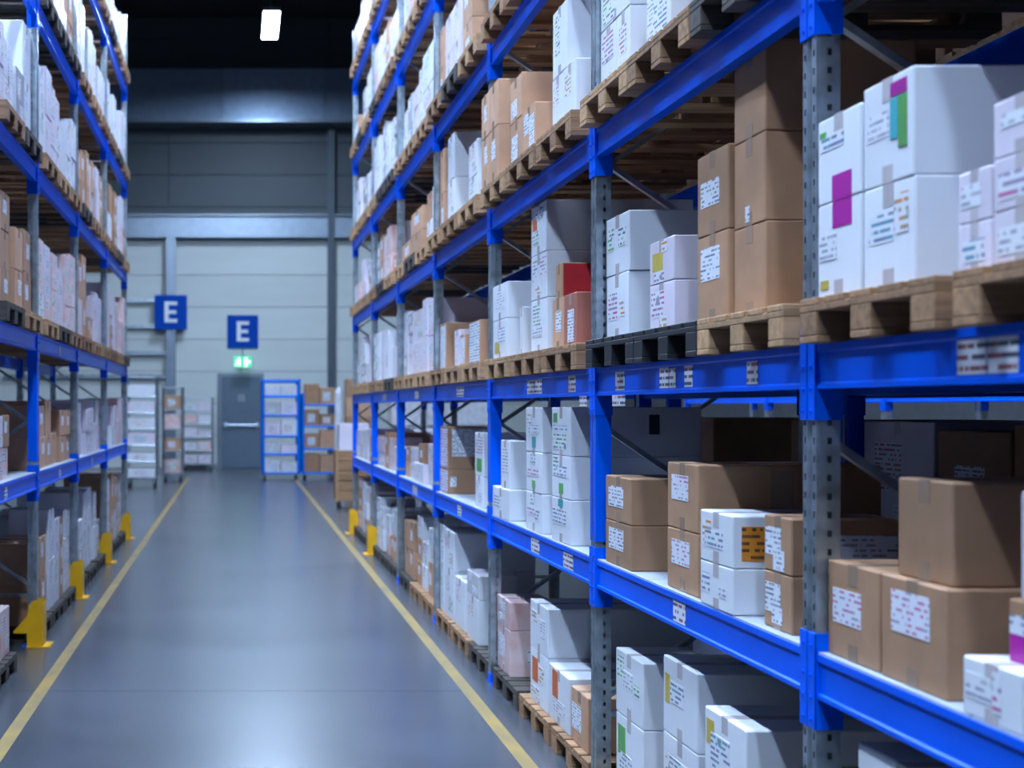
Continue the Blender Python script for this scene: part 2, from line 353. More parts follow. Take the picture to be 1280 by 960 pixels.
def rack(label, X, YS, levels, s=1, sleeves=(), deck=True, top=6.75):
    """s = 1: front faces -x, stands to the right of the aisle; s = -1: front faces +x"""
    r = thing('pallet_rack', label, 'rack', (X, 0, 0))
    pm = POST if top > 6.7 else post_mesh(top, 'post')
    rot = 0 if s == 1 else math.pi
    for i, y in enumerate(YS):
        put('post', pm, r, (0, y, 0), rot); put('post', pm, r, (s*RD, y, 0), rot+math.pi)
        foot = MB().box(-0.006*s, 0.10*s, -0.07, 0.07, 0, 0.008); foot.box(-0.004*s, (PD+0.004)*s, -0.045, 0.045, 0.008, 0.06)
        foot.build('foot_plate', 'blue', r, (0, y, 0))
        z = 0.44; k = 0
        while z+0.6 < top:
            a, c = (PD*s, (RD-PD)*s) if k % 2 == 0 else ((RD-PD)*s, PD*s)
            if k == 0: MB().bar((PD*s, 0, z-0.08), ((RD-PD)*s, 0, z-0.08), 0.022, 0.03).build('brace', 'galv', r, (0, y, 0))
            if not (k == 2 and s == 1 and i < 3): MB().bar((a, 0, z), (c, 0, z+0.58), 0.022, 0.03).build('brace', 'galv', r, (0, y, 0))
            z += 0.58; k += 1
        if i in sleeves:
            q = MB(); z0, z1 = levels[0]+0.2, levels[1]-0.075; e = 0.003
            q.box(-e*s, PD*s, -PW/2-e, -PW/2-0.0005, z0, z1); q.box(-e*s, PD*s, PW/2+0.0005, PW/2+e, z0, z1)
            q.box(-e*s, -0.0005*s, -PW/2, -0.012, z0, z1); q.box(-e*s, -0.0005*s, 0.012, PW/2, z0, z1)
            q.build('post_sleeve', 'blue', r, (0, y, 0))
    for i in range(len(YS)-1):
        y0, y1 = YS[i]+PW/2+0.001, YS[i+1]-PW/2-0.001
        for k, z in enumerate(levels):
            for front in (1, 0):
                L = round(y1-y0, 4)
                if (L, s, front) not in BEAMS:
                    d = s if front else -s
                    pf = [(0, 0), (0, 0.012), (0.006, 0.017), (0.006, 0.096), (0, 0.101), (0, BH), (0.045, BH), (0.045, 0)]
                    pf = [(x*d, q) for x, q in pf]
                    if d < 0: pf = pf[::-1]
                    BEAMS[L, s, front] = MB().prism_y(pf[::-1], 0.004, L-0.004).mesh('beam', 'blue')
                bm = put('beam', BEAMS[L, s, front], r, (0 if front else s*RD, y0, z))
                for e in (0, 1):
                    if (s, front, e) not in CONN:
                        d = s if front else -s; g = 1 if e else -1
                        q = MB()
                        q.box(*sorted((-0.006*d, (PD+0.006)*d)), *sorted((0, -0.004*g)), -0.085, 0.175)
                        q.box(*sorted((-0.007*d, -0.002*d)), *sorted((-0.004*g, 0.037*g)), -0.085, 0.175, 0.001)
                        for hz in (-0.06, 0.0, 0.06, 0.14):
                            q.cyl((-0.007*d, 0.018*g, hz), (-0.012*d, 0.018*g, hz), 0.006, 6)
                            q.cyl((0.035*d, -0.004*g, hz), (0.035*d, -0.009*g, hz), 0.006, 6)
                        CONN[s, front, e] = q.mesh('connector', 'blue')
                    put('connector', CONN[s, front, e], bm, (0, L if e else 0, 0))
                if front: bm['bay'] = i; bm['lev'] = k; FRONT[label, i, k] = bm
            if deck and k == 0:
                nP = 3; wd = (y1-y0)/nP
                for j in range(nP):
                    MB().box(*sorted((0.004*s, (RD-0.004)*s)), y0+j*wd+0.004, y0+(j+1)*wd-0.004, z+BH, z+BH+0.006).build('deck_panel', 'deck', r)
    return r
FRONT = {}
RLAB = 'long blue and galvanised pallet rack along right side of the aisle'
LLAB = 'blue and galvanised pallet rack along left side of the aisle'
rackR = rack(RLAB, RX, RY, RB, 1, (2, 3, 4, 5, 6, 7))
rackL = rack(LLAB, LX, LY, LB, -1, (1,))
rackB = rack('pallet rack standing back to back behind the right one', 2.66, RY[:4], RB[:3], 1, (1, 2, 3), top=4.2)
rackO = rack('pallet rack beyond the next aisle, glimpsed through the near shelves', 6.2, [9.5, 12.2, 14.9, 17.6], RB[:3], 1, top=4.2)
# paper labels on the right rack's beams
def beam_label(bay, lev, x0, x1, z0, z1, mat='price', hang=False):
    bm = FRONT[RLAB, bay, lev]; ya, yb = Yp(x0, RX), Yp(x1, RX)
    yy = bm.location.y
    plate('shelf_label', bm, (0.0055 if not hang else -0.001, ya-yy, z0), (0, yb-ya, 0), (0, 0, z1-z0), (-1, 0, 0), mat, 0.0015)
for a in ((0, 1194, 1230, .02, .095), (0, 1232, 1270, .02, .095), (1, 768, 779, .018, .095), (1, 823, 834, .02, .095), (1, 835, 843, .02, .09), (1, 854, 864, .02, .095), (1, 932, 945, .02, .09),
          (2, 658, 667, .02, .095), (2, 667.6, 676, .02, .095), (2, 709, 718, .02, .098), (3, 570, 579, .02, .09), (4, 518, 523, .02, .09), (5, 478, 482, .02, .09)):
    beam_label(a[0], 1, *a[1:])
beam_label(1, 1, 766, 782, -0.045, 0.0, 'price', True); beam_label(2, 1, 725, 734, -0.045, 0.0, 'price', True)
for a in ((1, 840, 855, .02, .095), (2, 663, 673, .02, .095), (2, 703, 715, .02, .095), (3, 571, 576, .02, .095), (4, 515, 521, .02, .095)):
    beam_label(a[0], 0, *a[1:])
for (bay, lev, y) in ((0, 1, 7.5), (0, 0, 7.8), (1, 1, 10.2), (1, 0, 10.2), (2, 0, 12.5)):
    bm = FRONT[LLAB, bay, lev]; plate('shelf_label', bm, (-0.0055, y-bm.location.y, .02), (0, 0.1, 0), (0, 0, .07), (1, 0, 0), 'price', 0.0015)

# ------------------------------------------------------------------ pallets
PLW, PLD, PLH = 0.66, 0.97, 0.117
def pallet_meshes(mat):
    return {
     'deck_board': MB().box(0, PLD, -0.055, 0.055, 0, 0.018, 0.002).mesh('deck_board', mat),
     'stringer': MB().box(-0.055, 0.055, 0, PLW, 0, 0.018, 0.002).mesh('stringer', mat),
     'block': MB().box(-0.055, 0.055, -0.05, 0.05, 0, 0.063, 0.003).mesh('block', mat),
     'skid': MB().box(0, PLD, -0.05, 0.05, 0, 0.018, 0.002).mesh('skid', mat)}
PM = {k: pallet_meshes(k) for k in ('wood', 'wood2', 'wood3', 'black')}
def pallet_parts():
    for i in range(5): yield 'deck_board', (0, 0.056+i*(PLW-0.112)/4, 0.099)
    for x in (0.055, PLD/2, PLD-0.055): yield 'stringer', (x, 0, 0.081)
    for x in (0.055, PLD/2, PLD-0.055):
        for y in (0.05, PLW/2, PLW-0.05): yield 'block', (x, y, 0.018)
    for y in (0.05, PLW/2, PLW-0.05): yield 'skid', (0, y, 0)
WHOLE = {}
for k in PM:
    q = MB()
    for nm, (x, y, z) in pallet_parts():
        if nm == 'deck_board': q.box(x, x+PLD, y-0.055, y+0.055, z, z+0.018)
        if nm == 'stringer': q.box(x-0.055, x+0.055, y, y+PLW, z, z+0.018)
        if nm == 'block': q.box(x-0.055, x+0.055, y-0.05, y+0.05, z, z+0.063)
        if nm == 'skid': q.box(x, x+PLD, y-0.05, y+0.05, z, z+0.018)
    WHOLE[k] = q.mesh('wooden_pallet', k)
KW = {'wood': 'pale wooden', 'wood2': 'weathered wooden', 'wood3': 'dark wooden', 'black': 'black plastic'}
def pallet(x, y, z, mat, label, s=1, full=True, group='pallets on the racks'):
    """x is the front edge, y the near edge"""
    nm = 'plastic_pallet' if mat == 'black' else 'wooden_pallet'
    rz = 0 if s == 1 else math.pi
    loc = (x, y, z) if s == 1 else (x, y+PLW, z)
    if not full: return tag(put(nm, WHOLE[mat], None, loc, rz), label, 'pallet', group)
    t = thing(nm, label, 'pallet', loc, rz, group)
    for k, p in pallet_parts(): put(k, PM[mat][k], t, p)
    return t

# ------------------------------------------------------------------ cartons
Y_NEAR = 8.0
CN = {'kraft': 'brown', 'kraft2': 'light brown', 'white': 'white', 'lilac': 'lilac white', 'pink': 'pinkish', 'wrap': 'wrapped white', 'red': 'reddish brown'}
def carton(X, ya, yb, z0, z1, dep, col, label, dec=(), s=1, rot=None, group='cartons on the right rack', name=None, tape=True):
    name = name or ('brown_carton' if col in ('kraft', 'kraft2', 'red') else 'wrapped_carton' if col in ('pink', 'wrap') else 'white_carton')
    """X: plane of the face turned to the aisle; ya, yb: near and far end along the aisle"""
    dy, dz = yb-ya-0.004, z1-z0-0.001
    if rot is None: rot = random.uniform(-1, 1)*0.012
    cx = X+s*dep/2
    c = MB().box(-dep/2, dep/2, -dy/2, dy/2, 0, dz, min(0.004, dz*0.03)).build(name, col, None, (cx, (ya+yb)/2, z0+0.0005), rot)
    tag(c, label, 'box', group)
    fx = -s*dep/2
    if tape:
        tw = min(0.048, dy*0.22); tm = 'tape' if col.startswith('kraft') or col == 'red' else 'tapew'; q = MB(); e = 0.0010; tl = min(0.055, dz*0.3)
        q.box(-dep/2, dep/2, -tw/2, tw/2, dz, dz+e*0.4)
        x0, x1 = sorted((fx, fx-s*e))
        q.box(x0, x1, -tw/2, tw/2, dz-tl, dz+e*0.4)
        q.build('tape', tm, c)
        if Y_NEAR > ya: MB().box(x0, x1, -tw/2, tw/2, 0.001, tl*0.8).build('tape', tm, c)
    for di, d in enumerate(dec):
        tk = 0.0012+0.0004*di
        face, u0, u1, v0, v1, mat = d[:6]; nm = d[6] if len(d) > 6 else ('shipping_label' if mat.startswith('lab') else 'print')
        if face == 'F':
            y0 = dy/2-u0*dy if s == 1 else -dy/2+u0*dy; y1 = dy/2-u1*dy if s == 1 else -dy/2+u1*dy
            o = plate(nm, c, (fx, y0, v0*dz), (0, y1-y0, 0), (0, 0, (v1-v0)*dz), (-s, 0, 0), mat, tk)
        else:
            o = plate(nm, c, (-dep/2+u0*dep, -dy/2, v0*dz), ((u1-u0)*dep, 0, 0), (0, 0, (v1-v0)*dz), (0, -1, 0), mat, tk)
    return c
PR = ('pgreen', 'pblue', 'porange', 'ppink', 'pgrey')
def auto_dec(col):
    R = random.random
    if col.startswith('kraft'):
        if R() < 0.75: a = 0.12+R()*0.3; v = 0.3+R()*0.2; return [('F', a, a+0.42, v, v+0.36, random.choice(('lab', 'lab', 'labred')))]
        return []
    if col == 'red': return [('F', .2, .7, .3, .7, 'lab')]
    d = [('F', 0.10+R()*0.1, 0.5+R()*0.2, 0.52, 0.86, random.choice(PR))]
    if R() < 0.7: d.append(('F', 0.45, 0.88, 0.14, 0.44, random.choice(PR)))
    if R() < 0.3: d.append(('F', 0.15, 0.38, 0.12, 0.40, random.choice(('lab', 'labred'))))
    return d
L_ = 'F'
def st(xl, xr, X, base, tops, dep, items, rot=None):
    """a stack given by pixel columns of its aisle face; tops as pixel rows (int) at the near edge, or heights (float)"""
    ya, yb = Yp(xr, X), Yp(xl, X); z = base
    for p0, p1 in zip(RY, RY[1:]):
        if p0 < (ya+yb)/2 < p1: ya, yb = max(ya, p0+0.047), min(yb, p1-0.047)
    for tp, (col, lab, dec) in zip(tops[::-1], items[::-1]):
        zt = Zp(tp, xr, X) if isinstance(tp, int) else tp
        carton(X, ya, yb, z, zt, dep, col, lab, auto_dec(col) if dec is None else dec, rot=rot)
        z = zt
K, W = 'kraft', 'white'
P2 = RB[1]+BH+PLH; P3 = RB[2]+BH+PLH; P0 = PLH; P1 = RB[0]+BH+0.006
# -- nearest bay, second shelf
st(1022, 1077, 1.56, P2, [127, 240], 0.30, [
  (W, 'white carton with magenta square low on it, upper of pair behind nearest post', [('F', .08, .62, .62, .80, 'pblue'), ('F', .06, .2, .78, .85, 'greenblock'), ('F', .36, .80, .0, .30, 'magenta')]),
  (W, 'white carton with magenta square at its top, lower of pair behind nearest post', [('F', .36, .80, .72, .995, 'magenta'), ('F', .05, .45, .4, .66, 'pgrey'), ('F', .08, .26, .10, .19, 'yellowblock')])])
st(1079, 1144, 1.56, P2, [80, 218], 0.52, [
  (W, 'large white carton with magenta and green panel, on the nearest pallet pair', [('F', .10, .52, .45, .70, 'pgrey'), ('F', .56, .88, .80, .93, 'magenta'), ('F', .56, .70, .40, .78, 'cyan'), ('F', .72, .88, .30, .78, 'greenblock')]),
  (W, 'large white carton with faint yellow print under the magenta and green one', [('F', .12, .60, .44, .72, 'pblue'), ('F', .62, .88, .50, .88, 'porange')])])
st(1197, 1240, 1.56, P2, [205, 272], 0.34, [
  ('lilac', 'small pale lilac carton, upper of low pair on nearest pallet', [('F', .12, .7, .3, .75, 'pgrey')]),
  ('lilac', 'small pale lilac carton, lower of low pair on nearest pallet', [('F', .15, .8, .2, .65, 'pblue')])])
st(1241, 1318, 1.56, P2, [2.325, 2.208, 2.10], 0.42, [
  ('lilac', 'pale lilac carton topping the stack of three at right frame edge', [('F', .15, .6, .5, .75, 'pgrey')]),
  ('lilac', 'pale lilac carton, middle of the stack of three at right frame edge', [('F', .1, .7, .2, .7, 'ppink')]),
  ('lilac', 'pale lilac carton, bottom of the stack of three at right frame edge', [('F', .1, .7, .2, .7, 'pgrey')])])
# -- nearest bay, first shelf
st(1027, 1100, 1.59, P1, [1.292], 0.42, [(K, 'brown carton with white label beside nearest post, first shelf', [('F', .11, .66, .36, .72, 'labred')])], 0.0)
st(1101, 1184, 1.587, P1, [1.292], 0.62, [(K, 'brown carton with red printed label carrying another carton on top', [('F', .17, .76, .48, .88, 'labred')])], 0.0)
st(1122, 1192, 1.615, 1.292, [1.530], 0.60, [(K, 'brown carton without label on top of two labelled brown cartons', [])])
st(1203, 1279, 1.569, P1, [1.166], 0.50, [(W, 'low white carton with grey print at right end of first shelf', [('F', .06, .5, .3, .75, 'pgrey'), ('F', .52, .66, .2, .9, 'ppink')])], 0.0)
st(1260, 1345, 1.63, 1.166, [1.298], 0.42, [(K, 'brown carton with magenta label lying on the low white carton', [('F', .03, .30, .0, .44, 'magenta'), ('F', .03, .3, .45, .75, 'lab')])], 0.0)
st(1275, 1345, 1.64, 1.298, [1.525], 0.38, [('lilac', 'pale pink carton at right frame edge above the magenta label', [('F', .1, .6, .2, .7, 'ppink')])], 0.0)
st(1072, 1190, 1.60, P0, [0.84, 0.48], 0.60, [
  (W, 'white carton glimpsed on floor level below the nearest first shelf, upper', None), (W, 'white carton on floor level below the nearest first shelf, lower', None)], 0.0)
# -- second bay, second shelf
st(758, 786, 1.60, P2, [262, 338], 0.62, [
  (W, 'white carton with green print and handwriting on its side, on black pallet', [('F', .08, .34, .42, .84, 'pgreen'), ('F', .55, .86, .45, .78, 'pgreen')]),
  (W, 'white carton with lilac print under the handwritten white one', [('F', .10, .5, .30, .72, 'ppink'), ('F', .62, .84, .34, .56, 'porange')])])
st(812, 843, 1.60, P2, [293, 349], 0.36, [
  ('lilac', 'pinkish white carton with yellow print, upper of pair on black pallet', [('F', .12, .55, .30, .72, 'yellowblock'), ('F', .5, .72, .7, .95, 'porange'), ('F', .2, .6, .02, .28, 'ppink')]),
  ('lilac', 'pinkish white carton with blotchy print, lower of pair on black pallet', [('F', .08, .6, .3, .85, 'ppink'), ('F', .45, .7, .05, .3, 'porange')])])
st(871.5, 911, 1.60, P2, [178, 285], 0.40, [
  (K, 'narrow brown carton with white label, upper of pair beside tall stack', [('F', .12, .72, .35, .66, 'lab')]),
  (K, 'narrow brown carton with white label, lower of pair beside tall stack', [('F', .12, .74, .48, .86, 'lab')])])
st(917.5, 957, 1.612, P2, [2.823, 2.545, 2.270], 0.46, [
  (K, 'large plain brown carton at top of three, beside nearest post', []),
  (K, 'large plain brown carton in middle of three, beside nearest post', [('F', .38, .52, .05, .24, 'lab')]),
  (K, 'large plain brown carton at bottom of three, beside nearest post', [])])
# -- second bay, first shelf
st(757, 789.5, 1.58, P1, [1.412, 1.224], 0.25, [
  (K, 'brown carton with white label beside blue post, upper of small pair', [('F', .12, .70, .32, .78, 'lab')]),
  (K, 'brown carton with white label beside blue post, lower of small pair', [('F', .14, .70, .36, .84, 'lab')])])
st(834, 873.5, 1.59, P1, [1.500, 1.262], 0.63, [
  (K, 'long brown carton with red printed label, upper of deep pair', [('F', .15, .70, .44, .82, 'labred'), ('S', .40, .52, .12, .92, 'tape', 'side_tape')]),
  (K, 'long brown carton with red printed label, lower of deep pair', [('F', .15, .72, .42, .82, 'labred')])])
st(875, 917, 1.565, P1, [1.357, 1.189], 0.34, [
  (W, 'white carton with bright orange label on its side', [('F', .08, .34, .34, .82, 'porange'), ('F', .16, .7, .3, .62, 'pblue'), ('S', .08, .29, .15, .80, 'laborange')]),
  (W, 'white carton under the one with orange label', [('F', .06, .3, .3, .74, 'pblue'), ('F', .6, .8, .3, .5, 'pgrey')])])
st(955, 990, 1.60, P1, [1.377, 1.210], 0.31, [
  (K, 'brown carton with ragged white paper, upper of pair beside nearest post', [('F', .06, .62, .30, .80, 'lab'), ('F', .35, .74, .04, .40, 'lab'), ('S', .42, .98, .05, .72, 'lab')]),
  (K, 'brown carton with ragged white paper, lower of pair beside nearest post', [('F', .06, .60, .28, .80, 'lab'), ('F', .30, .66, .10, .40, 'lab')])])
# -- second bay, floor
st(770, 804, 1.60, P0, [0.690, 0.424], 0.30, [
  (W, 'white carton with green lettering, upper of pair on floor behind blue post', [('F', .06, .30, .56, .90, 'pgreen'), ('F', .3, .62, .45, .72, 'pgrey'), ('F', .68, .86, .42, .60, 'pgreen')]),
  (W, 'white carton with green logo, lower of pair on floor behind blue post', [('F', .08, .36, .45, .85, 'greenblock'), ('F', .15, .6, .2, .5, 'pblue')])])
st(829, 872.5, 1.60, P0, [0.774, 0.492], 0.60, [
  (W, 'large white carton with yellow lettering in floor stack', [('F', .06, .20, .40, .78, 'yellowblock'), ('F', .22, .62, .44, .72, 'pblue')]),
  (W, 'large white carton under the one with yellow lettering', [('F', .08, .3, .5, .8, 'porange'), ('F', .2, .7, .4, .8, 'pblue')])])
st(881, 932.5, 1.57, P0, [0.702, 0.41], 0.55, [
  (W, 'white carton with yellow sun print at front of floor stack', [('F', .05, .24, .60, .88, 'yellowblock'), ('F', .16, .62, .35, .75, 'pblue'), ('S', .30, .75, .45, .62, 'pgreen', 'smudge')]),
  (W, 'white carton beneath the yellow sun print one on floor', [('F', .1, .6, .4, .8, 'pblue')])])
# -- third bay, second shelf
st(616, 634, 1.57, P2, [351, 397], 0.30, [
  (W, 'white carton with grey print, upper of pair right of third post', [('F', .25, .8, .3, .8, 'pgrey')]),
  (W, 'white carton with yellow print, lower of pair right of third post', [('F', .15, .5, .15, .45, 'yellowblock'), ('F', .4, .85, .4, .8, 'pblue')])])
st(649.5, 654, 1.62, P2, [383], 0.10, [(W, 'small white carton leaning before the tall white stack', [])])
st(664, 683, 1.60, P2, [249, 313, 371], 0.76, [
  (W, 'big white carton at top of three with coloured print, second shelf', [('F', .1, .4, .5, .75, 'orangeblock'), ('F', .3, .8, .7, .95, 'pgreen'), ('F', .1, .5, .2, .5, 'pgreen')]),
  (W, 'big white carton, middle of three with coloured print, second shelf', [('F', .1, .4, .4, .9, 'pgreen'), ('F', .6, .95, .5, .95, 'ppink'), ('F', .3, .6, .1, .3, 'porange')]),
  (W, 'big white carton, bottom of three with coloured print, second shelf', [('F', .15, .6, .5, .9, 'pgreen'), ('F', .1, .7, .3, .5, 'pgrey')])])
st(691, 704, 1.61, P2, [2.245], 0.30, [('kraft2', 'narrow brown carton with label under the red carton', [('F', .3, .8, .35, .75, 'lab')])])
st(705, 721, 1.60, P2, [2.245], 0.40, [('red', 'reddish brown wrapped carton with white label beside blue post', [('F', .3, .8, .1, .7, 'lab')])])
st(694.5, 703, 1.63, 2.245, [2.425], 0.34, [(K, 'brown carton with wide red side panel on top of two cartons', [('S', .02, .55, .02, .98, 'redpanel'), ('S', .66, .95, .5, .95, 'lab')])])
# -- third bay, first shelf
st(616, 636, 1.57, P1, [1.222], 0.30, [(W, 'white carton with loose flap at third post, first shelf', [('F', .1, .5, .3, .7, 'pblue')])])
st(626, 637, 1.58, 1.222, [1.505], 0.32, [(W, 'upright white carton standing on the loose flap carton', [('F', .2, .8, .3, .85, 'pblue')])])
st(657.5, 677.5, 1.58, P1, [1.70, 1.462, 1.247], 0.34, [
  (W, 'white carton with orange and teal print, top of rear three', [('F', .1, .35, .6, .85, 'porange'), ('F', .40, .62, .10, .34, 'cyan'), ('F', .2, .8, .4, .6, 'pblue')]),
  (W, 'white carton with blue print, middle of rear three', [('F', .3, .6, .7, .95, 'pblue'), ('F', .1, .8, .4, .62, 'ppink'), ('F', .4, .6, .1, .3, 'greenblock')]),
  (W, 'white carton with pink and green print, bottom of rear three', [('F', .3, .55, .65, .95, 'pgreen'), ('F', .1, .6, .4, .62, 'ppink'), ('F', .6, .85, .3, .6, 'pblue')])])
st(690, 713, 1.58, P1, [1.70, 1.465, 1.257], 0.62, [
  (W, 'white carton with green lettering, top of three beside blue post', [('F', .08, .30, .68, .88, 'greenblock'), ('F', .05, .8, .5, .62, 'pblue'), ('F', .08, .75, .12, .46, 'pgreen'), ('S', .60, .68, .45, .85, 'marker', 'hand_hole')]),
  (W, 'white carton with yellow green print, middle of three beside blue post', [('F', .08, .36, .5, .95, 'pgreen'), ('F', .40, .62, .1, .35, 'greenblock'), ('F', .3, .8, .5, .75, 'pblue')]),
  (W, 'white carton with dark lettering, bottom of three beside blue post', [('F', .35, .6, .8, .98, 'cyan'), ('F', .05, .75, .4, .75, 'pblue')])])
# -- third bay, floor
st(617, 638, 1.60, P0, [0.556, 0.389], 0.26, [
  ('pink', 'pinkish wrapped carton, upper of pair on floor at third post', None),
  ('pink', 'pinkish wrapped carton with label, lower of pair on floor at third post', [('F', .1, .6, .3, .8, 'labred'), ('S', .4, .8, .3, .6, 'lab')])])
st(663, 684.5, 1.60, P0, [0.660, 0.404], 0.75, [
  (W, 'large white carton with orange marks, upper of pair on floor', [('F', .1, .4, .55, .8, 'porange'), ('F', .6, .85, .3, .7, 'pgrey')]),
  (W, 'large white carton with orange red marks, lower of pair on floor', [('F', .12, .45, .4, .85, 'orangeblock'), ('F', .5, .8, .45, .75, 'porange'), ('F', .1, .5, .08, .3, 'porange')])])
st(686, 712, 1.60, P0, [0.392], 0.62, [(W, 'white carton with orange print, front of floor stack before blue post', [('F', .18, .46, .45, .95, 'orangeblock'), ('F', .2, .8, .2, .45, 'pgrey')])])
st(714, 735, 1.60, P0, [0.372], 0.60, [('kraft2', 'brown carton with crumpled label on floor pallet before blue post', [('F', .05, .6, .25, .72, 'lab')])])
# -- third bay, third shelf
st(602, 610.6, 1.50, P3, [3.585, 3.325], 0.32, [
  ('kraft2', 'brown carton overhanging the third post, upper far one of four', None), ('kraft2', 'brown carton overhanging the third post, lower far one of four', None)], 0.0)
st(611, 622.5, 1.50, P3, [3.590, 3.327], 0.32, [
  ('kraft2', 'brown carton overhanging the third post, upper near one of four', None), ('kraft2', 'brown carton overhanging the third post, lower near one of four', None)], 0.0)
st(638, 653, 1.55, P3, [3.292], 0.40, [('kraft2', 'pale brown carton with white label, far one on third shelf', [('F', .1, .6, .1, .7, 'lab')])], 0.0)
st(653.6, 668.5, 1.55, P3, [3.292], 0.40, [('kraft2', 'pale brown carton with blue label, near one on third shelf', [('F', .1, .5, .5, .9, 'pblue'), ('F', .55, .95, .1, .8, 'lab')])], 0.0)
st(637.5, 652, 1.55, 3.292, [3.528], 0.20, [('kraft2', 'brown carton with label on top of two pale brown ones', [('F', .1, .6, .1, .5, 'lab')])], 0.0)
st(690.5, 704, 1.58, P3, [3.33], 0.40, [(W, 'white carton with coloured print, lower far one, third shelf near blue post', None)], 0.0)
st(704.6, 720, 1.58, P3, [3.33], 0.45, [(W, 'white carton with coloured print, lower near one, third shelf near blue post', None)], 0.0)
st(691, 708.5, 1.58, 3.33, [3.66], 0.55, [(W, 'tall white carton with green strip on third shelf near blue post', [('F', .2, .5, .3, .9, 'pgreen'), ('S', .3, .7, .7, .95, 'greenblock')])], 0.0)
# -- second bay, third shelf
st(750, 770.5, 1.58, P3, [3.32], 0.40, [(W, 'white carton with red and green print on third shelf, above open space', [('F', .1, .8, .5, .9, 'ppink'), ('F', .5, .7, .05, .3, 'porange')])], 0.0)
st(771, 787, 1.58, P3, [3.32], 0.40, [(W, 'white carton with magenta emblem on third shelf, above open space', [('F', .2, .75, .4, .8, 'ppink'), ('F', .3, .7, .1, .3, 'pgrey')])], 0.0)
st(750, 787, 1.58, 3.32, [3.62], 0.40, [(W, 'white carton on top of two printed white ones, third shelf', [('F', .1, .5, .05, .5, 'pgreen')])], 0.0)
st(808, 838, 1.58, P3, [3.40], 0.40, [(W, 'white carton with slanted blue lettering on third shelf', [('F', .05, .3, .2, .6, 'pgrey'), ('F', .3, .85, .1, .5, 'pblue')])], 0.0)
st(872, 930, 1.60, P3, [3.45], 0.40, [(K, 'brown carton on the dark pallet, third shelf near top of frame', None)], 0.0)
# -- fourth bay
st(549, 557.5, 1.60, P2, [403], 0.20, [('kraft2', 'brown carton with white front right of fourth post, second shelf', [('F', .05, .95, .05, .95, 'lab')])])
st(568, 574.5, 1.60, P2, [2.26], 0.14, [('lilac', 'small white carton in middle of fourth bay, second shelf', None)])
st(575, 581.5, 1.60, P2, [2.215], 0.16, [('kraft2', 'small brown carton in middle of fourth bay, second shelf', [('F', .05, .9, .1, .9, 'lab')])])
st(586, 600.5, 1.60, P2, [399], 0.20, [('kraft2', 'brown carton with printed white front left of third post, second shelf', [('F', .03, .97, .03, .97, 'pblue')])])
st(547.5, 560, 1.60, P1, [1.553, 1.228], 0.32, [
  (K, 'brown carton with large paper on side, upper of pair in fourth bay', [('F', .05, .95, .05, .95, 'ppink'), ('S', .1, .95, .3, .95, 'lab')]),
  (K, 'brown carton with round stickers, lower of pair in fourth bay', [('F', .05, .95, .05, .95, 'ppink'), ('S', .05, .2, .3, .7, 'lab')])])
st(594, 604, 1.60, P1, [1.533, 1.247], 0.30, [
  (W, 'white carton with green block, upper of pair left of third post', [('F', .2, .9, .5, .9, 'ppink'), ('F', .2, .8, .1, .4, 'greenblock')]),
  (W, 'white carton with speckled print, lower of pair left of third post', None)])
st(546, 555, 1.60, P0, [0.78, 0.487], 0.60, [(W, 'white carton, upper far one of big floor stack in fourth bay', None), (W, 'white carton, lower far one of big floor stack in fourth bay', None)])
st(555.5, 567.5, 1.60, P0, [0.77, 0.487], 0.60, [(W, 'white carton, upper near one of big floor stack in fourth bay', None), (W, 'white carton, lower near one of big floor stack in fourth bay', None)])
st(569, 581, 1.60, P0, [0.47], 0.40, [(W, 'white carton between the tall and low floor stacks of fourth bay', None)])
st(584, 598, 1.60, P0, [0.58, 0.42], 0.26, [('wrap', 'wrapped white carton, upper of low pair left of third post', None), (W, 'white carton, lower of low pair left of third post', None)])
st(548, 556, 1.60, P3, [3.70, 3.36], 0.20, [('kraft2', 'brown carton, upper of pair in fourth bay, third shelf', None), ('kraft2', 'brown carton, lower of pair in fourth bay, third shelf', None)])
st(560, 568, 1.60, P3, [3.73, 3.394], 0.30, [(W, 'tall white carton, upper of pair in fourth bay, third shelf', None), (W, 'tall white carton, lower of pair in fourth bay, third shelf', None)])
st(586, 597, 1.60, P3, [3.49, 3.26], 0.20, [(W, 'white carton, upper of pair left of third post, third shelf', None), (W, 'white carton, lower of pair left of third post, third shelf', None)])
P4 = RB[3]+BH+PLH
for (a, c, nm, col) in ((547, 555, 'far', 'kraft2'), (557, 566, 'second', 'lilac'), (567, 576, 'third', 'lilac'), (579, 590, 'near', 'kraft2')):
    st(a, c, 1.60, P4, [4.65, 4.36], 0.35 if nm == 'near' else 0.2, [(col, f'{CN[col]} carton, upper of {nm} pair in fourth bay, fourth shelf', None), (col, f'{CN[col]} carton, lower of {nm} pair in fourth bay, fourth shelf', None)])
st(622, 660, 1.60, P4, [4.35], 0.40, [(W, 'white carton on fourth shelf touching the top edge of frame', None)])
# handwriting on the side of the white carton on the black pallet
hw_par = [o for o in COL.objects if o.get('label', '').startswith('white carton with green print and handwriting')][0]
q = MB(); dxx = 0.62; pts = []
dyy = (Yp(758, 1.6)-Yp(786, 1.6)-0.004)/2
for i in range(40):
    t = i/39; pts.append((-dxx/2+0.22+t*0.13, -dyy-0.0012, 0.125+0.016*math.sin(i*1.9)*(1-0.5*t)+0.008*math.sin(i*0.7)))
for a, c in zip(pts, pts[1:]): q.bar(a, c, 0.004, 0.0015)
q.build('handwriting', 'marker', hw_par)

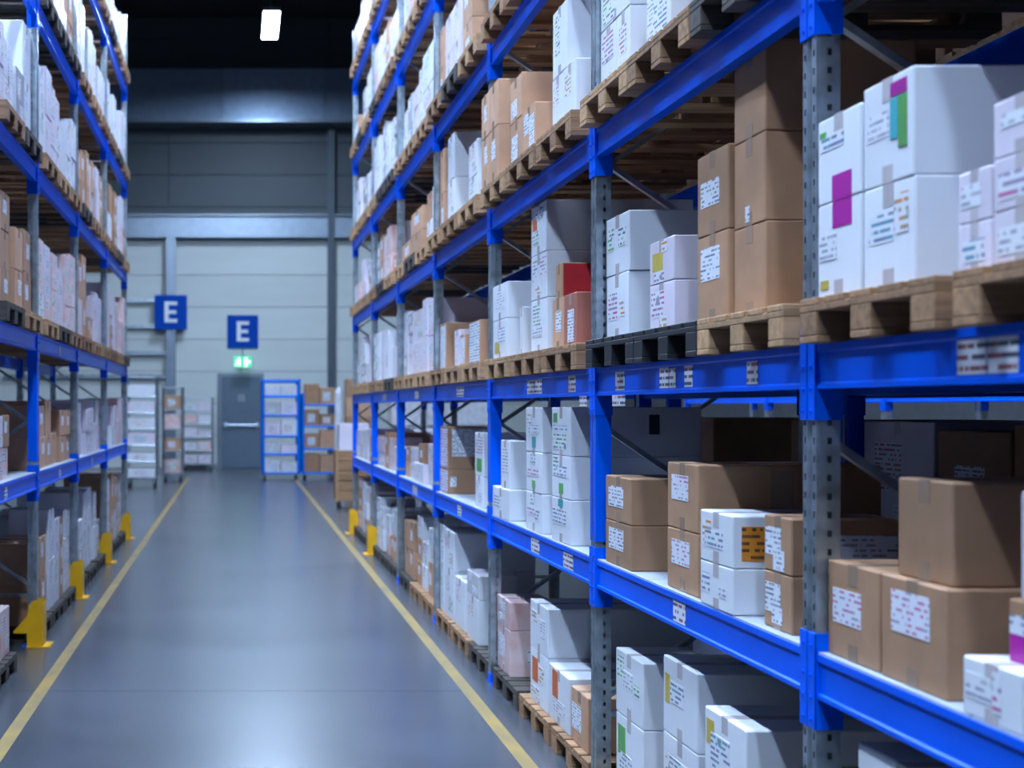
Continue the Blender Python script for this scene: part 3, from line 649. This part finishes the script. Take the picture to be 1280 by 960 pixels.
# ------------------------------------------------------------------ pallets of the right rack, near bays
ORD = ['nearest', 'second', 'third', 'fourth', 'fifth', 'sixth', 'seventh']
LEV = ['floor level', 'first shelf', 'second shelf', 'third shelf', 'fourth shelf', 'fifth shelf', 'sixth shelf']
SLOT = ['near', 'middle', 'far']
def slots(ya, yb):
    e = 0.095 if yb-ya > 2.25 else 0.052; a, c = ya+e, yb-e; g = (c-a-3*PLW)/2
    return [a+i*(PLW+g) for i in range(3)]
NEARMAT = {(0, 2): ('wood', 'wood2', 'wood2'), (1, 2): ('wood', 'black', 'black'), (2, 2): ('wood2', 'wood2', 'wood'), (3, 2): ('wood', 'wood', 'wood2'),
           (1, 3): ('wood3', 'wood2', 'wood'), (2, 3): ('wood2', 'wood2', 'wood'), (3, 3): ('wood', 'wood2', 'wood'), (2, 4): ('wood2', 'wood2', 'wood2'), (3, 4): ('wood', 'wood3', 'wood2'),
           (1, 0): ('wood2', 'wood2', 'wood2'), (2, 0): ('wood2', 'wood2', 'wood3'), (3, 0): ('wood3', 'wood2', 'wood2')}
for (bay, lev), ms in NEARMAT.items():
    z = 0 if lev == 0 else RB[lev-1]+BH
    for i, y in enumerate(slots(RY[bay], RY[bay+1])):
        if (bay == 0 and i == 0) or (bay == 2 and lev == 4 and i == 0): continue
        pallet(RX-(0.0 if lev == 0 else 0.05 if lev == 2 else 0.075), y, z, ms[i], f'{KW[ms[i]]} pallet, {SLOT[i]} one in {ORD[bay]} bay, {LEV[lev]}, right rack')

# ------------------------------------------------------------------ generic loads on the far bays and on the left rack
TIER = {1: ['only'], 2: ['bottom', 'top'], 3: ['bottom', 'middle', 'top']}
def load(side, bay, lev, slot, ya, z, room, pal, s, X, rk, wood, depth=None):
    if lev != 1:
        pallet(X-s*(0.05 if lev else -0.003), ya, z, wood, f'{KW[wood]} pallet, {SLOT[slot]} one in {ORD[bay]} bay, {LEV[lev]}, {rk}', s, full=(side == 'L' and bay < 2), group=f'pallets on the {rk}'); z += PLH
    ncol = random.choice((1, 2, 2, 2)) if side == 'R' else random.choice((2, 2, 3))
    wcol = (PLW-0.02)/ncol
    cn = {1: ['single'], 2: ['near', 'far'], 3: ['near', 'centre', 'far']}[ncol]
    base_h = random.uniform(0.62, 0.93)*room
    nt = 2 if base_h < 0.62 else random.choice((2, 3))
    fx = X+s*random.uniform(0.0, 0.05) if lev > 1 else X+s*random.uniform(0.03, 0.07)
    for c in range(ncol):
        col = random.choice(pal); hh = base_h*random.uniform(0.82, 1.0); k = nt
        if random.random() < 0.15: k = max(1, nt-1); hh *= k/nt
        dep = depth or random.uniform(0.3, 0.6); zz = z
        for tno in range(k):
            cc = col if random.random() < 0.75 else random.choice(pal)
            h = hh/k
            where = f'{SLOT[slot]} pallet' if lev != 1 else f'{SLOT[slot]} third'
            lab = f'{CN[cc]} carton, {TIER[k][tno]} of {cn[c]} column, {where}, {LEV[lev]}, {ORD[bay]} bay, {rk}'
            carton(fx+s*random.uniform(0, 0.01), ya+0.01+c*wcol+0.004, ya+0.01+(c+1)*wcol-0.006, zz, zz+h, dep, cc, lab,
                   auto_dec(cc), s, group=f'cartons on the {rk}', tape=cc in ('kraft', 'kraft2', 'white'))
            zz += h
WW = ['white', 'white', 'wrap', 'lilac', 'lilac']; MIXW = ['white', 'white', 'lilac', 'wrap', 'kraft2', 'kraft2', 'pink']; MIXB = ['kraft2', 'kraft', 'white', 'pink', 'lilac']; BB = ['kraft2', 'kraft', 'kraft2']
for bay in (4, 5, 6):
    for lev in range(7):
        z = 0 if lev == 0 else RB[lev-1]+BH+(0.006 if lev == 1 else 0)
        if z+0.05 > H+VY*RY[bay+1]/F: continue
        up = RB[lev] if lev < 6 else z+1.0
        room = up-z-0.04-(PLH if lev != 1 else 0)
        if lev == 1: room *= 0.72
        for i, y in enumerate(slots(RY[bay], RY[bay+1])):
            pal = {0: MIXW, 1: MIXB, 2: WW, 3: MIXW, 4: WW, 5: MIXW, 6: MIXB}[lev]
            load('R', bay, lev, i, y, z, room, pal, 1, RX, 'right rack', random.choice(('wood', 'wood2', 'wood', 'wood3') if lev else ('wood3', 'wood2', 'wood3')))
LP = {(0, 0): ['pink', 'lilac'], (1, 0): ['white', 'white', 'white', 'kraft2'], (2, 0): ['white', 'white', 'wrap'], (3, 0): MIXW,
      (0, 1): ['pink', 'lilac', 'kraft'], (1, 1): ['kraft2', 'kraft2', 'lilac'], (2, 1): ['white', 'white', 'lilac'], (3, 1): ['white', 'lilac', 'pink'],
      (0, 2): BB, (1, 2): ['kraft2', 'pink', 'lilac', 'white'], (2, 2): ['kraft2', 'lilac', 'pink', 'kraft2'], (3, 2): ['kraft2', 'lilac', 'pink'],
      (0, 3): WW, (1, 3): WW, (2, 3): ['kraft2', 'lilac', 'pink'], (3, 3): MIXB, (1, 4): ['lilac', 'kraft2', 'pink'], (2, 4): WW, (3, 4): WW, (2, 5): MIXB, (3, 5): MIXW}
for bay in range(4):
    for lev in range(6):
        z = 0 if lev == 0 else LB[lev-1]+BH+(0.006 if lev == 1 else 0)
        if z+0.05 > H+VY*LY[bay+1]/F: continue
        up = LB[lev] if lev < 5 else z+1.0
        room = up-z-0.06-(PLH if lev != 1 else 0)
        if lev == 1: room *= 0.88
        for i, y in enumerate(slots(LY[bay], LY[bay+1])):
            if bay == 0 and (i == 0 or (i == 2 and lev < 2)): continue
            wd = random.choice(('wood', 'wood2', 'wood2', 'wood3')) if lev else 'wood3'
            if (bay, lev) == (1, 4): wd = 'wood3'
            load('L', bay, lev, i, y, z, room, LP.get((bay, lev), MIXW), -1, LX, 'left rack', wd)
for (bay, lev) in ((0, 3), (1, 4)):  # unseen loads above the frame, added to block light from the shelves
    z = RB[lev-1]+BH
    for i, y in enumerate(slots(RY[bay], RY[bay+1])):
        load('R', bay, lev, i, y, z, 0.7, MIXW, 1, RX, 'right rack', 'wood2', depth=0.85)
# -- the rack behind and the one across the next aisle
def back_box(X, ya, yb, z0, z1, dep, col, label, grp='cartons on the racks behind'):
    return carton(X, ya, yb, z0, z1, dep, col, label, auto_dec(col), group=grp)
zb = RB[0]+BH+0.006
NUM = ('first', 'second', 'third', 'fourth', 'fifth', 'sixth', 'seventh', 'eighth', 'ninth', 'tenth')
for i, (ya, yb, h, col) in enumerate(((3.55, 3.98, 0.56, 'kraft'), (4.0, 4.42, 0.60, 'kraft'), (4.44, 4.9, 0.57, 'kraft'), (4.92, 5.48, 0.60, 'lilac'), (5.66, 6.2, 0.60, 'kraft'), (6.25, 6.6, 0.25, 'white'), (7.2, 7.75, 0.6, 'kraft'))):
    back_box(2.70, ya, yb, zb, zb+h, 0.85, col, f'{CN[col]} carton in dim rack behind, first shelf, {NUM[i]} from the camera')
for i, (y, col) in enumerate(((3.54, 'kraft'), (4.2, 'kraft'), (4.86, 'kraft'), (5.64, 'kraft2'), (6.35, 'lilac'), (7.1, 'kraft'))):
    for lev in (2, 3):
        z = RB[lev-1]+BH
        pallet(2.67, y, z, 'wood2', f'wooden pallet in dim rack behind, {LEV[lev]}, {NUM[i]} from the camera', group='pallets on the racks behind', full=False)
        back_box(2.72, y+0.02, y+0.64, z+PLH, z+PLH+0.62, 0.85, col, f'{CN[col]} carton in dim rack behind, {LEV[lev]}, {NUM[i]} from the camera')
for i in range(9):
    y = 9.7+i*0.85; col = random.choice(('white', 'kraft2', 'white', 'lilac'))
    if abs(y-12.2) < 0.75 and y < 12.2: y -= 0.02
    if any(y < p+0.06 and y+0.6 > p-0.06 for p in (12.2, 14.9)): continue
    back_box(6.26, y, y+0.6, zb, zb+0.5, 0.5, col, f'{CN[col]} carton beyond the next aisle, number {("one","two","three","four","five","six","seven","eight","nine")[i]} along its first shelf')

# ------------------------------------------------------------------ yellow post guards
def guard(x, y, label, s):
    t = thing('post_guard', label, 'post guard', (x, y, 0), group='yellow post guards')
    prof = [(0, 0.012), (0.0, 0.30), (-0.015, 0.33), (-0.075, 0.33), (-0.10, 0.30), (-0.115, 0.22), (-0.21, 0.115), (-0.21, 0.10), (-0.115, 0.10), (-0.115, 0.012)]
    prof = [(px*s, pz) for px, pz in prof]
    for yy in (-0.075, 0.069): MB().prism_y(prof if s < 0 else prof[::-1], yy, yy+0.006).build('side_plate', 'yellow', t)
    MB().box(*sorted((0, -0.006*s)), -0.069, 0.069, 0.012, 0.31).build('front_plate', 'yellow', t)
    MB().box(*sorted((0.05*s, -0.115*s)), -0.10, 0.10, 0, 0.012).build('base_plate', 'yellow', t)
for i, y in enumerate(LY[1:]):
    guard(LX+0.05, y, ('yellow steel guard at nearest post of the left rack', 'yellow steel guard at second post of the left rack', 'yellow steel guard at third post of the left rack', 'yellow steel guard at end post of the left rack')[i], 1)
guard(RX-0.05, RY[7], 'yellow steel guard at end post of the right rack', -1)
guard(RX-0.05, RY[6], 'yellow steel guard at last but one post of the right rack', -1)

# ------------------------------------------------------------------ signs
M['signblue'] = plain('blue_sign', (0.0, 0.06, 0.40), 0.6, var=0.03, spec=0.1)
M['signwhite'] = plain('white_sign_letter', (0.80, 0.84, 0.86), 0.5, var=0.02)
def sign(x, y, z, w_, label):
    t = thing('aisle_sign', label, 'sign', (x, y, z), group='blue letter signs')
    MB().box(-w_/2, w_/2, 0, 0.03, 0, w_*1.06, 0.004).build('sign_board', 'signblue', t)
    u = w_/2; e = MB(); a, bb, z0, z1, k = -0.19*w_, 0.20*w_, 0.22*w_, 0.86*w_, 0.105*w_
    pr = [(a, z0), (bb, z0), (bb, z0+k), (a+k*1.2, z0+k), (a+k*1.2, (z0+z1-k)/2), (bb*0.85, (z0+z1-k)/2), (bb*0.85, (z0+z1+k)/2), (a+k*1.2, (z0+z1+k)/2), (a+k*1.2, z1-k), (bb, z1-k), (bb, z1), (a, z1)]
    e.prism_y(pr, -0.008, -0.001).build('letter_e', 'signwhite', t)
    return t
s1 = sign(0.165, YE-0.05, 3.35, 0.87, 'blue square sign with white letter E above the exit door')
s2 = sign(-1.83, YE-0.385, 3.85, 0.90, 'blue square sign with white letter E mounted on the steel column')
t = thing('exit_sign', 'glowing green exit sign with running figure above the grey door', 'sign', (0.16, YE-0.5, 2.80))
M['exitgreen'] = emit('lit_green_panel', (0.04, 0.75, 0.32), 0.9); M['exitwhite'] = emit('lit_white_figure', (0.8, 1.0, 0.92), 2.2)
MB().box(-0.235, 0.235, 0, 0.06, 0, 0.30, 0.01).build('light_box', 'exitgreen', t)
fg = MB(); yy = -0.002
fg.cyl((-0.10, -0.004, 0.235), (-0.10, -0.001, 0.235), 0.03, 10)
for a, c, wd in (((-0.11, 0.20), (-0.13, 0.12), 0.06), ((-0.13, 0.13), (-0.07, 0.09), 0.035), ((-0.07, 0.09), (-0.08, 0.03), 0.03), ((-0.13, 0.12), (-0.17, 0.07), 0.035), ((-0.17, 0.07), (-0.21, 0.06), 0.03), ((-0.11, 0.19), (-0.05, 0.16), 0.025), ((-0.11, 0.19), (-0.18, 0.17), 0.025)):
    fg.bar((a[0], yy, a[1]), (c[0], yy, c[1]), wd, 0.003)
fg.build('running_figure', 'exitwhite', t)
dg = MB(); dg.box(0.05, 0.13, -0.004, -0.001, 0.03, 0.26); dg.bar((0.13, yy, 0.15), (0.18, yy, 0.15), 0.04, 0.003); dg.prism_y([(0.17, 0.10), (0.225, 0.15), (0.17, 0.20)], -0.004, -0.001)
dg.build('door_and_arrow', 'exitwhite', t)
MB().cyl((0, 0.03, 0.30), (0, 0.03, 0.52), 0.012, 8).build('bracket_rod', 'steel', t)
MB().box(-0.02, 0.02, 0.03, 0.45, 0.50, 0.53).build('wall_bracket', 'steel', t)

# ------------------------------------------------------------------ trolleys and goods at the far end
M['cageblue'] = plain('bright_blue_enamel', (0.0, 0.19, 0.85), 0.4, var=0.04, spec=0.2)
def trolley(name, label, x0, x1, y0, y1, h, shelves, mat, base=0.18, bar=0.02):
    t = thing(name, label, 'trolley', ((x0+x1)/2, y0, 0)); W_ = x1-x0; D_ = y1-y0; hx = W_/2
    for sx in (-1, 1):
        for yy in (0.08, D_-0.08):
            q = MB().cyl((sx*(hx-0.08)-0.02, yy, 0.06), (sx*(hx-0.08)+0.02, yy, 0.06), 0.06, 12)
            c = q.build('castor_wheel', 'rubber', t); MB().box(sx*(hx-0.08)-0.03, sx*(hx-0.08)+0.03, yy-0.03, yy+0.03, 0.10, base-0.03).build('castor_fork', 'steel', c)
    MB().box(-hx, hx, 0, D_, base-0.04, base, 0.004).build('platform', mat, t)
    for sx in (-1, 1):
        for yy in (0.02, D_-0.02):
            MB().cyl((sx*(hx-0.03), yy, base), (sx*(hx-0.03), yy, h), bar, 8).build('upright', mat, t)
        q = MB()
        MB().cyl((sx*(hx-0.02), 0.02, h), (sx*(hx-0.02), D_-0.02, h), bar, 8).build('top_rail', mat, t)
    MB().cyl((-hx+0.02, D_-0.02, h), (hx-0.02, D_-0.02, h), bar, 8).build('top_rail', mat, t)
    for z in shelves:
        MB().box(-hx+0.045, hx-0.045, 0.045, D_-0.045, z-0.02, z).build('shelf', mat if mat != 'galv' else 'steel', t)
        MB().cyl((-hx+0.03, 0.02, z), (hx-0.03, 0.02, z), bar*0.75, 8).build('shelf_rail', mat, t)
    return t
def fill(x0, x1, y0, zs, ztop, cols, what, grp, nx=2, dep=0.5):
    lv = list(zs)+[ztop]; onm = ['lowest', 'second', 'third', 'fourth', 'fifth', 'sixth', 'seventh', 'eighth']
    for k in range(len(lv)-1):
        wd = (x1-x0)/nx
        for j in range(nx):
            col = random.choice(cols); hgt = (lv[k+1]-lv[k]-0.05)*random.uniform(0.6, 0.95)
            xa = x0+j*wd+0.008; xb = x0+(j+1)*wd-0.008
            pos = ('left', 'right')[j] if nx == 2 else 'single'
            c = MB().box(xa-(xa+xb)/2, xb-(xa+xb)/2, 0, dep, 0, hgt, 0.006).build('parcel', col, None, ((xa+xb)/2, y0+0.06, lv[k]+0.0005))
            tag(c, f'{CN[col]} parcel, {pos} one on {onm[k]} shelf of {what}', 'parcel', grp)
            if random.random() < 0.6: plate('print', c, (-(xb-xa)*0.3, 0, hgt*0.25), ((xb-xa)*0.5, 0, 0), (0, 0, hgt*0.5), (0, -1, 0), random.choice(PR))
sh = [0.18, 0.60, 1.02, 1.50, 1.95]
trolley('roll_cage', 'bright blue roll cage full of white parcels beside exit door', 0.58, 1.47, 29.6, 30.4, 2.32, sh[1:], 'cageblue', bar=0.042)
fill(0.64, 1.41, 29.6, sh, 2.34, ['white', 'wrap', 'lilac'], 'blue roll cage', 'parcels in the blue roll cage')
sh = [0.18, 0.72, 1.25, 1.75]
trolley('roll_cage', 'blue roll cage loaded with brown parcels right of the first', 1.52, 2.36, 29.7, 30.4, 2.0, sh[1:], 'cageblue', bar=0.032)
fill(1.58, 2.30, 29.7, sh, 2.33, ['kraft', 'kraft2', 'kraft'], 'brown loaded roll cage', 'parcels in the second roll cage')
sh = [0.22+0.34*i for i in range(6)]
trolley('tray_trolley', 'grey tray trolley stacked with white trays behind left rack end', -2.35, -1.66, 26.7, 27.4, 2.35, sh[1:], 'galv', 0.22)
fill(-2.30, -1.71, 26.7, sh, 2.32, ['white', 'wrap', 'lilac'], 'left tray trolley', 'trays on the left trolley', 1)
sh = [0.2, 0.7, 1.2, 1.65]
trolley('roll_cage', 'dark roll cage with mixed parcels beside the steel column', -1.72, -1.22, 29.0, 29.7, 2.15, sh[1:], 'steel', 0.2)
fill(-1.66, -1.28, 29.0, sh, 2.1, ['kraft2', 'pink', 'lilac'], 'dark roll cage', 'parcels in the dark roll cage', 1)
sh = [0.2, 0.55, 0.9, 1.25, 1.6]
trolley('tray_trolley', 'pale tray trolley left of the exit door', -1.47, -0.62, 33.9, 34.6, 1.95, sh[1:], 'galv', 0.2)
fill(-1.41, -0.68, 33.9, sh, 1.92, ['white', 'lilac', 'pink'], 'pale tray trolley', 'trays by the exit door', 2)
# wooden dolly, wrapped roll and stacks right of the cages
t = thing('wooden_dolly', 'wooden box dolly on castors past end of the right rack', 'trolley', (1.95, 21.3, 0))
for sx in (-0.22, 0.22):
    for yy in (0.06, 0.5): MB().cyl((sx-0.02, yy, 0.06), (sx+0.02, yy, 0.06), 0.06, 12).build('castor_wheel', 'rubber', t)
for k in range(5): MB().box(-0.29, 0.29, 0, 0.56, 0.13+k*0.17, 0.13+k*0.17+0.16, 0.004).build('board', 'wood2', t)
for sx in (-0.29, 0.25): MB().box(sx, sx+0.04, -0.02, -0.001, 0.12, 0.98).build('batten', 'wood', t)
tag(MB().box(-0.25, 0.25, 0, 0.5, 0, 0.45, 0.005).build('white_carton', 'lilac', None, (1.97, 21.34, 0.972)), 'pale carton standing on the wooden dolly', 'box')
t = thing('wrapped_roll', 'tall white plastic wrapped roll standing beside brown loaded cage', 'roll', (2.02, 25.2, 0))
MB().cyl((0, 0, 0), (0, 0, 1.98), 0.085, 16).build('roll_body', 'wrap', t, smooth=False); MB().cyl((0, 0, 1.98), (0.02, 0, 2.1), 0.085, 16, 0.03).build('twisted_top', 'wrap', t)
for k in range(6):
    tag(MB().box(-0.32, 0.32, 0, 0.5, 0, 0.375, 0.005).build('brown_carton', random.choice(('kraft', 'kraft2')), None, (2.55, 25.9, k*0.38)), f'brown carton in tall stack by wrapped roll, {("lowest", "second", "third", "fourth", "fifth", "topmost")[k]} one', 'box', 'tall brown stack by the roll')
for i, (x, y) in enumerate(((3.35, 24.0), (4.6, 25.0))):
    t = thing('wrapped_pallet_load', f'white shrink wrapped pallet load seen through far bays, {("first", "second")[i]} one', 'load', (x, y, 0), group='wrapped loads past the rack')
    put('pallet', WHOLE['wood'], t, (-0.45, 0, 0))
    for k in range(3): MB().box(-0.42, 0.42, 0.01, 0.64, PLH+k*0.60, PLH+k*0.60+0.59, 0.05).build('wrapped_tier', 'wrap', t)
